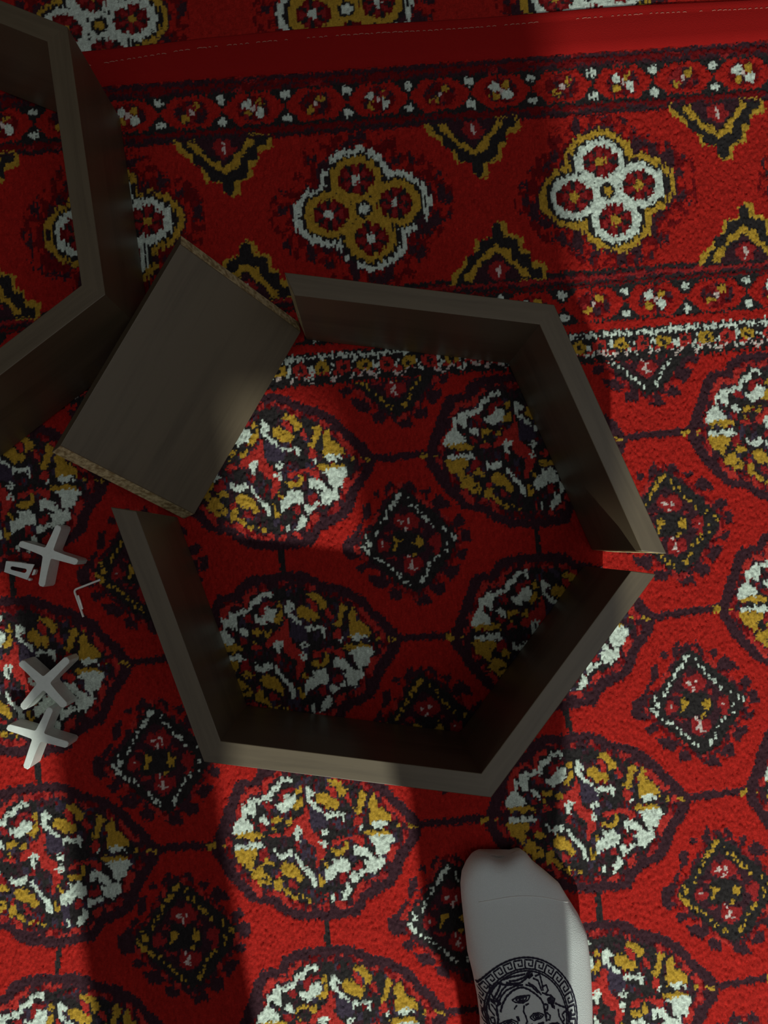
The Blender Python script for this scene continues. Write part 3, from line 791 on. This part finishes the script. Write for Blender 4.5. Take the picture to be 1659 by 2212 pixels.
from_bm('tab', bm, STEEL, br)

# ------------------------------------------------------------------ hex key
def tube(bm, pts, rad, n=6, caps=True):
    rings = []
    P = [Vector(p) for p in pts]
    for i, p in enumerate(P):
        t = (P[min(i + 1, len(P) - 1)] - P[max(i - 1, 0)]).normalized()
        up = Vector((0, 0, 1)) if abs(t.z) < .9 else Vector((1, 0, 0))
        s_ = t.cross(up).normalized()
        u_ = s_.cross(t)
        r_ = rad[i] if isinstance(rad, (list, tuple)) else rad
        rings.append([bm.verts.new(p + s_ * r_ * math.cos(2 * math.pi * k / n) + u_ * r_ * math.sin(2 * math.pi * k / n)) for k in range(n)])
    for a, b in zip(rings[:-1], rings[1:]):
        for k in range(n):
            bm.faces.new((a[k], a[(k + 1) % n], b[(k + 1) % n], b[k]))
    if caps:
        bm.faces.new(rings[0][::-1])
        bm.faces.new(rings[-1])
P0, P1, P2 = Vector((-.2275, -.0302, .0016)), Vector((-.2500, -.0390, .0016)), Vector((-.2415, -.0622, .0016))
path = [P0]
for k_ in range(7):
    t = k_ / 6
    a, b = P1 + (P0 - P1).normalized() * .0028, P1 + (P2 - P1).normalized() * .0028
    path.append((1 - t) ** 2 * a + 2 * t * (1 - t) * P1 + t * t * b)
path.append(P2)
bm = bmesh.new()
tube(bm, path, .00095, 6)
key = from_bm('hex_key', bm, KEY_STEEL)
tag(key, 'thin bent steel hex key lying between the top cross and the open hexagon', 'hex key')

bm = bmesh.new()
tube(bm, [(-.2465, -.0436, .0012), (-.2450, -.0480, .0012), (-.2425, -.0556, .0012)], [.0007, .0010, .0008], 8)
pin = from_bm('metal_pin', bm, KEY_STEEL)
tag(pin, 'short bright metal pin lying beside the long arm of the hex key', 'pin')

# ------------------------------------------------------------------ person
person = thing('person', 'person standing at the lower edge in a white sock with a round navy face emblem', 'person', (0.0, -.55, 0))
def pch(o):
    return under(o, person)

def skinned(name, verts, edges, radii, mat, root=0, sub=2):
    me = bpy.data.meshes.new(name)
    me.from_pydata(verts, edges, [])
    o = obj(name, me, mat)
    md = o.modifiers.new('skin', 'SKIN')
    md.use_smooth_shade = True
    md.branch_smoothing = .4
    for i, r_ in enumerate(radii):
        sv = me.skin_vertices[0].data[i]
        sv.radius = (r_, r_) if not isinstance(r_, tuple) else r_
        sv.use_root = (i == root)
    s_ = o.modifiers.new('sub', 'SUBSURF')
    s_.levels = sub
    s_.render_levels = sub
    return o

PEL = (.01, -.66, .80)
def hand(side, wrist, V, E, Rd, wi):
    """palm and five fingers closing round the phone, side = +1 right, -1 left"""
    wx, wy, wz = wrist
    palm = len(V); V.append((wx - side * .035, wy + .020, wz - .004)); Rd.append(.021); E.append((wi, palm))
    kn = len(V); V.append((wx - side * .055, wy + .035, wz + .002)); Rd.append(.017); E.append((palm, kn))
    for f, (dy, L) in enumerate(((.034, .9), (.014, 1.0), (-.006, .95), (-.026, .75))):
        b = len(V)
        V.append((wx - side * .062, wy + .035 + dy, wz + .000)); Rd.append(.0095); E.append((kn, b))
        V.append((wx - side * (.062 + .026 * L), wy + .036 + dy, wz + .002)); Rd.append(.0088); E.append((b, b + 1))
        V.append((wx - side * (.062 + .044 * L), wy + .037 + dy, wz - .004)); Rd.append(.0078); E.append((b + 1, b + 2))
    b = len(V)
    V.append((wx - side * .040, wy + .055, wz + .008)); Rd.append(.0105); E.append((palm, b))
    V.append((wx - side * .055, wy + .072, wz + .004)); Rd.append(.009); E.append((b, b + 1))
    V.append((wx - side * .072, wy + .078, wz - .002)); Rd.append(.0085); E.append((b + 1, b + 2))

V = [PEL, (.005, -.60, .90), (-.02, -.50, 1.02), (-.02, -.39, 1.13), (-.02, -.33, 1.18), (-.02, -.285, 1.230), (-.02, -.225, 1.290)]
E = [(0, 1), (1, 2), (2, 3), (3, 4), (4, 5), (5, 6)]
Rd = [.12, .115, .13, .12, .052, .054, .088]
V.append((-.02, -.178, 1.243)); Rd.append(.070); E.append((6, 7))
for sd, hx, kx, kz, ky, ax, ay in ((1, .100, .115, .45, -.475, .121, -.478), (-1, -.085, -.098, .45, -.60, -.108, -.66)):
    b = len(V)
    V += [(hx, -.655, .68), (kx, ky, kz), (ax, ay - .02, .24), (ax, ay, .07), (ax + .008, ay + .09, .030), (ax + .004, ay + .165, .018)]
    Rd += [.075, .050, .043, .030, .024, .016]
    E += [(0, b), (b, b + 1), (b + 1, b + 2), (b + 2, b + 3), (b + 3, b + 4), (b + 4, b + 5)]
for sd in (1, -1):
    b = len(V)
    V += [(-.02 + sd * .16, -.38, 1.14), (-.02 + sd * .25, -.27, .93), (-.02 + sd * .125, -.10, .702)]
    Rd += [.052, .038, .026]
    E += [(3, b), (b, b + 1), (b + 1, b + 2)]
    hand(sd, (-.02 + sd * .125, -.10, .702), V, E, Rd, b + 2)
pch(skinned('body', V, E, Rd, SKIN, 0, 2))

# trousers
V = [(.01, -.67, .83), (.01, -.64, .90)]
Rd = [(.165, .12), (.16, .115)]
E = [(0, 1)]
for pts_, rr in ((((.118, -.61, .70), (.110, -.50, .55), (.119, -.475, .45), (.122, -.485, .26), (.111, -.49, .12)), (.084, .086, .077, .062, .046)),
                 (((-.084, -.63, .69), (-.080, -.60, .55), (-.097, -.60, .42), (-.105, -.63, .27), (-.107, -.645, .11)), (.098, .092, .052, .060, .066))):
    b = len(V)
    V += list(pts_)
    Rd += list(rr)
    E += [(0, b)] + [(b + q, b + q + 1) for q in range(4)]
pch(skinned('trousers', V, E, Rd, TROUSER, 0, 2))
# shirt
V = [(.01, -.645, .82), (.005, -.60, .90), (-.02, -.50, 1.02), (-.02, -.39, 1.13), (-.02, -.335, 1.165)]
Rd = [(.175, .14), (.165, .13), (.175, .13), (.150, .115), (.085, .08)]
E = [(0, 1), (1, 2), (2, 3), (3, 4)]
for sd in (1, -1):
    b = len(V)
    V += [(-.02 + sd * .17, -.38, 1.14), (-.02 + sd * .255, -.27, .93), (-.02 + sd * .165, -.140, .765)]
    Rd += [.075, .058, .046]
    E += [(3, b), (b, b + 1), (b + 1, b + 2)]
pch(skinned('shirt', V, E, Rd, SHIRT, 0, 2))
# head details: hair cap, ears, nose, eyes, mouth (the face looks down at the phone)
def ball(name, c, s, mat, rot=(0, 0, 0), seg=20):
    bm = bmesh.new()
    bmesh.ops.create_uvsphere(bm, u_segments=seg, v_segments=seg // 2, radius=1)
    from mathutils import Euler
    M = Matrix.Translation(c) @ Euler(rot).to_matrix().to_4x4() @ Matrix.Diagonal((*s, 1))
    bmesh.ops.transform(bm, matrix=M, verts=bm.verts[:])
    return pch(from_bm(name, bm, mat, smooth=True))
HC = Vector((-.02, -.202, 1.268))
FD, FU = Vector((0, .75, -.66)), Vector((0, .66, .75))
fp = lambda f, u, x=0: tuple(HC + FD * f + FU * u + Vector((x, 0, 0)))
FR = (-.72, 0, 0)
ball('hair', fp(-.040, .024), (.088, .092, .086), HAIR, FR)
for sd in (1, -1):
    ball('ear', fp(-.004, -.012, sd * .078), (.010, .018, .030), SKIN, FR)
    ball('eye', fp(.056, .014, sd * .026), (.0115, .011, .008), WHITE_PLASTIC, FR)
    ball('eyebrow', fp(.057, .032, sd * .027), (.018, .006, .004), HAIR, FR)
ball('nose', fp(.078, -.006), (.011, .016, .019), SKIN, FR)
ball('mouth', fp(.074, -.032), (.021, .008, .006), simple('lips', (160, 90, 84), .5), FR)

# the sock: a tube lofted from the toes over the instep, round the heel and up the shin
def sock_mesh(dx=0.0, dy=0.0, mirror=1):
    st = [  # y, left x, right x, height, sole lift
        (-.2635, .0960, .1335, .016, .006), (-.2650, .0905, .1385, .026, .003), (-.2695, .0862, .1435, .031, .001), (-.2770, .0826, .1535, .033, 0),
        (-.2870, .0812, .1652, .034, 0), (-.2970, .0818, .1712, .036, 0), (-.3100, .0830, .1796, .040, 0), (-.3240, .0845, .1856, .045, 0),
        (-.3380, .0858, .1868, .050, 0), (-.3540, .0898, .1872, .056, 0), (-.3720, .0932, .1868, .063, 0), (-.3920, .0955, .1852, .071, 0)]
    rings = []
    N = 40
    def ring(c, ax_, up_, flat, pw=2.4):
        out = []
        for k in range(N):
            a = 2 * math.pi * k / N
            ca, sa = math.cos(a), math.sin(a)
            x = math.copysign(abs(ca) ** (2 / pw), ca)
            y = math.copysign(abs(sa) ** (2 / (pw if sa > 0 else flat)), sa)
            out.append(Vector(c) + Vector(ax_) * x + Vector(up_) * y)
        return out
    for y, lx, rx, hgt, lift in st:
        cz = lift + (hgt - lift) * .42
        cx_ = (lx + rx) / 2
        R_ = []
        for k in range(N):
            a = 2 * math.pi * k / N
            ca, sa = math.cos(a), math.sin(a)
            x = cx_ + (rx - lx) / 2 * math.copysign(abs(ca) ** .82, ca)
            z = cz + ((hgt - cz) * abs(sa) ** .80 if sa > 0 else -(cz - lift) * abs(sa) ** .62)
            # the big-toe side is higher than the little-toe side, with a dip between the first toes
            if sa > 0:
                f = (x - cx_) / max(.02, (rx - lx) / 2)
                z -= (hgt - cz) * .16 * f * sa
            yy = y
            if y > -.290:
                yy += min(1, (y + .290) / .022) ** 1.5 * ( .0034 * math.exp(-((x - .0985) / .0085) ** 2) + .0042 * math.exp(-((x - .1310) / .0085) ** 2) - .0010 * math.exp(-((x - .1135) / .006) ** 2))
            R_.append(Vector((x, yy, z)))
        rings.append(R_)
    hx = .138
    for c, up_, hw, fl in (((hx, -.418, .040), (0, .010, .043), .0425, 4.0), ((hx - .002, -.446, .046), (0, .026, .050), .0385, 3.6),
                           ((hx - .006, -.468, .055), (0, .044, .047), .0355, 2.8), ((hx - .010, -.480, .068), (0, .052, .034), .0345, 2.4),
                           ((hx - .014, -.485, .086), (0, .049, .018), .0345, 2.2), ((hx - .016, -.484, .106), (0, .044, .004), .0345, 2.1),
                           ((hx - .018, -.484, .140), (0, .041, 0), .0350, 2.0), ((hx - .020, -.486, .185), (0, .044, 0), .0390, 2.0)):
        rings.append(ring(c, (hw, 0, 0), up_, fl))
    bm = bmesh.new()
    VR = []
    for R_ in rings:
        VR.append([bm.verts.new((mirror * p.x + dx, p.y + dy, p.z)) for p in R_])
    for a, b in zip(VR[:-1], VR[1:]):
        for k in range(N):
            bm.faces.new((a[k], a[(k + 1) % N], b[(k + 1) % N], b[k]))
    bm.faces.new(VR[0])
    bmesh.ops.subdivide_edges(bm, edges=bm.edges[:], cuts=1, use_grid_fill=True, smooth=.6)
    return bm
sk = from_bm('sock', sock_mesh(), SOCK, smooth=True)
pch(sk)
sk['label'] = 'white cotton sock on the right foot with a round navy emblem'
sk2 = pch(from_bm('sock', sock_mesh(.012, -.180, -1), SOCK, smooth=True))

# emblem embroidered on the instep: ring, key pattern and face, laid onto the sock's surface
dg = bpy.context.evaluated_depsgraph_get()
bmt = bmesh.new()
bmt.from_mesh(sk.data)
tree = BVHTree.FromBMesh(bmt)
EU = 5.79e-5
def lay(x, y):
    """emblem units -> point on the sock"""
    wx = .12817 + (x - 836) * EU
    wy = -.36820 - (y - 791) * EU * .97
    hit = tree.ray_cast(Vector((wx, wy, .3)), Vector((0, 0, -1)))
    if hit[0] is None:
        return None
    return hit[0] + hit[1] * .00035, hit[1]
EM = bmesh.new()
def ribbon(pts, w, closed=False):
    P = []
    src = pts + ([pts[0]] if closed else [])
    for (xa, ya), (xb, yb) in zip(src[:-1], src[1:]):
        n = max(1, int(math.hypot(xb - xa, yb - ya) / 18))
        for k in range(n):
            P.append((xa + (xb - xa) * k / n, ya + (yb - ya) * k / n))
    P.append(src[-1])
    prev = None
    for i, (x, y) in enumerate(P):
        a, b = P[max(0, i - 1)], P[min(len(P) - 1, i + 1)]
        t = Vector((b[0] - a[0], b[1] - a[1]))
        if t.length < 1e-6:
            continue
        t.normalize()
        ww = w / 2 * (1 + .25 * math.sin(i * 2.3))
        l_, r_ = lay(x - t.y * ww, y + t.x * ww), lay(x + t.y * ww, y - t.x * ww)
        if l_ is None or r_ is None or l_[1].z < .12 or r_[1].z < .12:
            prev = None
            continue
        cur = (EM.verts.new(l_[0]), EM.verts.new(r_[0]))
        if prev:
            EM.faces.new((prev[0], prev[1], cur[1], cur[0]))
        prev = cur
def blob(pts, w=10):
    cx_ = sum(p[0] for p in pts) / len(pts)
    cy_ = sum(p[1] for p in pts) / len(pts)
    for s_ in (1, .62, .28):
        ribbon([(cx_ + (x - cx_) * s_, cy_ + (y - cy_) * s_) for x, y in pts], w * 1.6, True)
def circ(r_, a0=0, a1=360, n=90):
    return [(836 + r_ * math.cos(math.radians(a0 + (a1 - a0) * k / n)), 791 + r_ * math.sin(math.radians(a0 + (a1 - a0) * k / n))) for k in range(n + 1)]
ribbon(circ(683), 22)
ribbon(circ(528), 20)
NK = 26
for q in range(NK):
    def pk(a, r_):
        A2 = math.radians(360 / NK * (q + a) - 90)
        rr = 545 + 122 * r_
        return (836 + rr * math.cos(A2), 791 + rr * math.sin(A2))
    ribbon([pk(.0, .08), pk(.0, .92), pk(.72, .92), pk(.72, .34), pk(.36, .34), pk(.36, .62)], 19)
    ribbon([pk(.0, .08), pk(.98, .08), pk(.98, .5)], 19)
for w_, pts in (
    (15, [(350, 450), (345, 600), (328, 700), (340, 780), (400, 830)]), (15, [(410, 430), (365, 560), (400, 640), (470, 660)]),
    (17, [(500, 400), (450, 520), (400, 610), (480, 650), (425, 700), (440, 850), (425, 960), (435, 1040)]),
    (14, [(360, 700), (420, 760), (430, 820)]), (14, [(470, 560), (420, 640)]),
    (16, [(470, 760), (500, 660), (560, 560), (640, 490), (720, 455), (790, 450), (860, 475), (950, 530), (1020, 590), (1050, 650), (1062, 760), (1075, 840)]),
    (14, [(440, 680), (490, 570), (560, 490), (680, 435), (790, 420)]), (14, [(560, 440), (500, 500), (470, 560)]),
    (16, [(520, 370), (640, 330), (830, 300)]), (16, [(600, 385), (700, 372), (790, 345), (880, 310)]), (16, [(660, 430), (760, 395), (860, 335), (930, 305)]),
    (18, [(440, 420), (560, 430), (680, 415)]), (15, [(560, 400), (640, 410), (720, 400)]),
    (15, [(930, 350), (1000, 380), (1040, 500)]), (15, [(960, 330), (1030, 310), (1052, 420), (1060, 500)]), (15, [(860, 400), (950, 450), (1030, 545)]), (15, [(820, 420), (900, 440), (990, 520)]),
    (15, [(1045, 455), (1110, 440), (1130, 500), (1090, 540), (1040, 520)]), (15, [(1090, 545), (1160, 560), (1212, 605), (1190, 655), (1120, 640)]),
    (15, [(1060, 650), (1110, 660), (1095, 720), (1060, 705)]), (15, [(1210, 650), (1285, 690), (1360, 720), (1395, 775)]),
    (14, [(1250, 720), (1255, 800), (1292, 870), (1330, 850), (1300, 790), (1340, 760), (1390, 790)]), (14, [(1380, 780), (1430, 795), (1420, 860), (1385, 840)]),
    (14, [(1080, 740), (1130, 780), (1120, 830), (1088, 820)]), (14, [(1060, 700), (1080, 800)]),
    (15, [(785, 650), (770, 720), (795, 770), (812, 830), (790, 850), (830, 870), (880, 860)]), (11, [(690, 650), (660, 680), (650, 700)]), (13, [(800, 650), (850, 630)]),
    (14, [(290, 790), (255, 920), (300, 965), (330, 900), (290, 800)]), (13, [(350, 880), (392, 850), (402, 920), (360, 935), (345, 890)]), (14, [(260, 950), (240, 1040)]),
    (16, [(440, 960), (500, 990), (640, 1002), (800, 980), (850, 945), (905, 900), (965, 860), (1040, 850)]), (15, [(830, 1030), (860, 980), (920, 940), (1000, 910), (1100, 880), (1230, 870)]),
    (15, [(1000, 860), (1060, 900), (1140, 870), (1240, 880), (1280, 940), (1260, 1010)]), (14, [(1240, 900), (1220, 980), (1150, 1020)]), (14, [(1100, 900), (1060, 960), (960, 990)]),
    (14, [(1290, 870), (1350, 930), (1330, 1010)]), (14, [(1390, 850), (1410, 930), (1370, 1010)]),
    (15, [(435, 1040), (470, 1150), (560, 1260), (700, 1310), (830, 1290), (960, 1200), (1040, 1100)]), (14, [(620, 1120), (700, 1140), (790, 1110)]), (14, [(300, 1040), (340, 1130), (300, 1190), (380, 1210)]), (14, [(1280, 1060), (1220, 1140), (1260, 1200), (1160, 1230)])):
    ribbon(pts, w_ * 1.45)
blob([(625, 600), (700, 555), (780, 545), (875, 540), (845, 590), (770, 625), (670, 620)])
blob([(850, 785), (900, 745), (980, 740), (1045, 765), (1000, 800), (900, 820)])
blob([(450, 905), (520, 850), (610, 815), (690, 840), (660, 890), (560, 920)])
blob([(670, 780), (700, 780), (712, 820), (690, 825)], 8)
blob([(850, 290), (920, 270), (930, 320), (880, 350), (840, 330)])
blob([(1110, 600), (1170, 570), (1205, 610), (1170, 650), (1120, 640)])
blob([(1150, 650), (1200, 680), (1200, 715), (1165, 690)], 8)
blob([(350, 640), (400, 640), (410, 690), (360, 670)], 8)
blob([(1390, 790), (1440, 790), (1430, 840), (1395, 835)], 8)
em = from_bm('emblem', EM, INK, smooth=True)
em.parent = sk
em['label'] = 'round navy emblem with a key-pattern ring and a face'
# toe seam
bm = bmesh.new()
pts = []
for k_ in range(20):
    x = .094 + .082 * k_ / 19
    y = -.2960 + .0085 * math.sin(math.pi * (.12 + k_ / 19 * .85)) - .006 * (k_ / 19) ** 3
    hit = tree.ray_cast(Vector((x, y, .3)), Vector((0, 0, -1)))
    if hit[0]:
        pts.append(hit[0] + hit[1] * .0001)
tube(bm, pts, .0004, 5)
sm = from_bm('toe_seam', bm, SEAM, smooth=True)
sm.parent = sk
bmt.free()

# ------------------------------------------------------------------ phone held over the scene
bm = bmesh.new()
box(bm, (0, 0, 0), (.072, .150, .008))
vert_e = [e for e in bm.edges if abs((e.verts[0].co - e.verts[1].co).z) > .005]
bmesh.ops.bevel(bm, geom=vert_e, offset=.010, segments=4, profile=.5, affect='EDGES')
ph = thing('smartphone', 'dark smartphone held flat above the open hexagon', 'phone', (-.02, -.055, CAM_Z + .0085))
from_bm('phone_body', bm, PHONE, ph)
bm = bmesh.new()
box(bm, (0, 0, .00425), (.067, .145, .0005))
from_bm('screen', bm, simple('phone_screen', (8, 8, 10), .1, scale=40), ph)
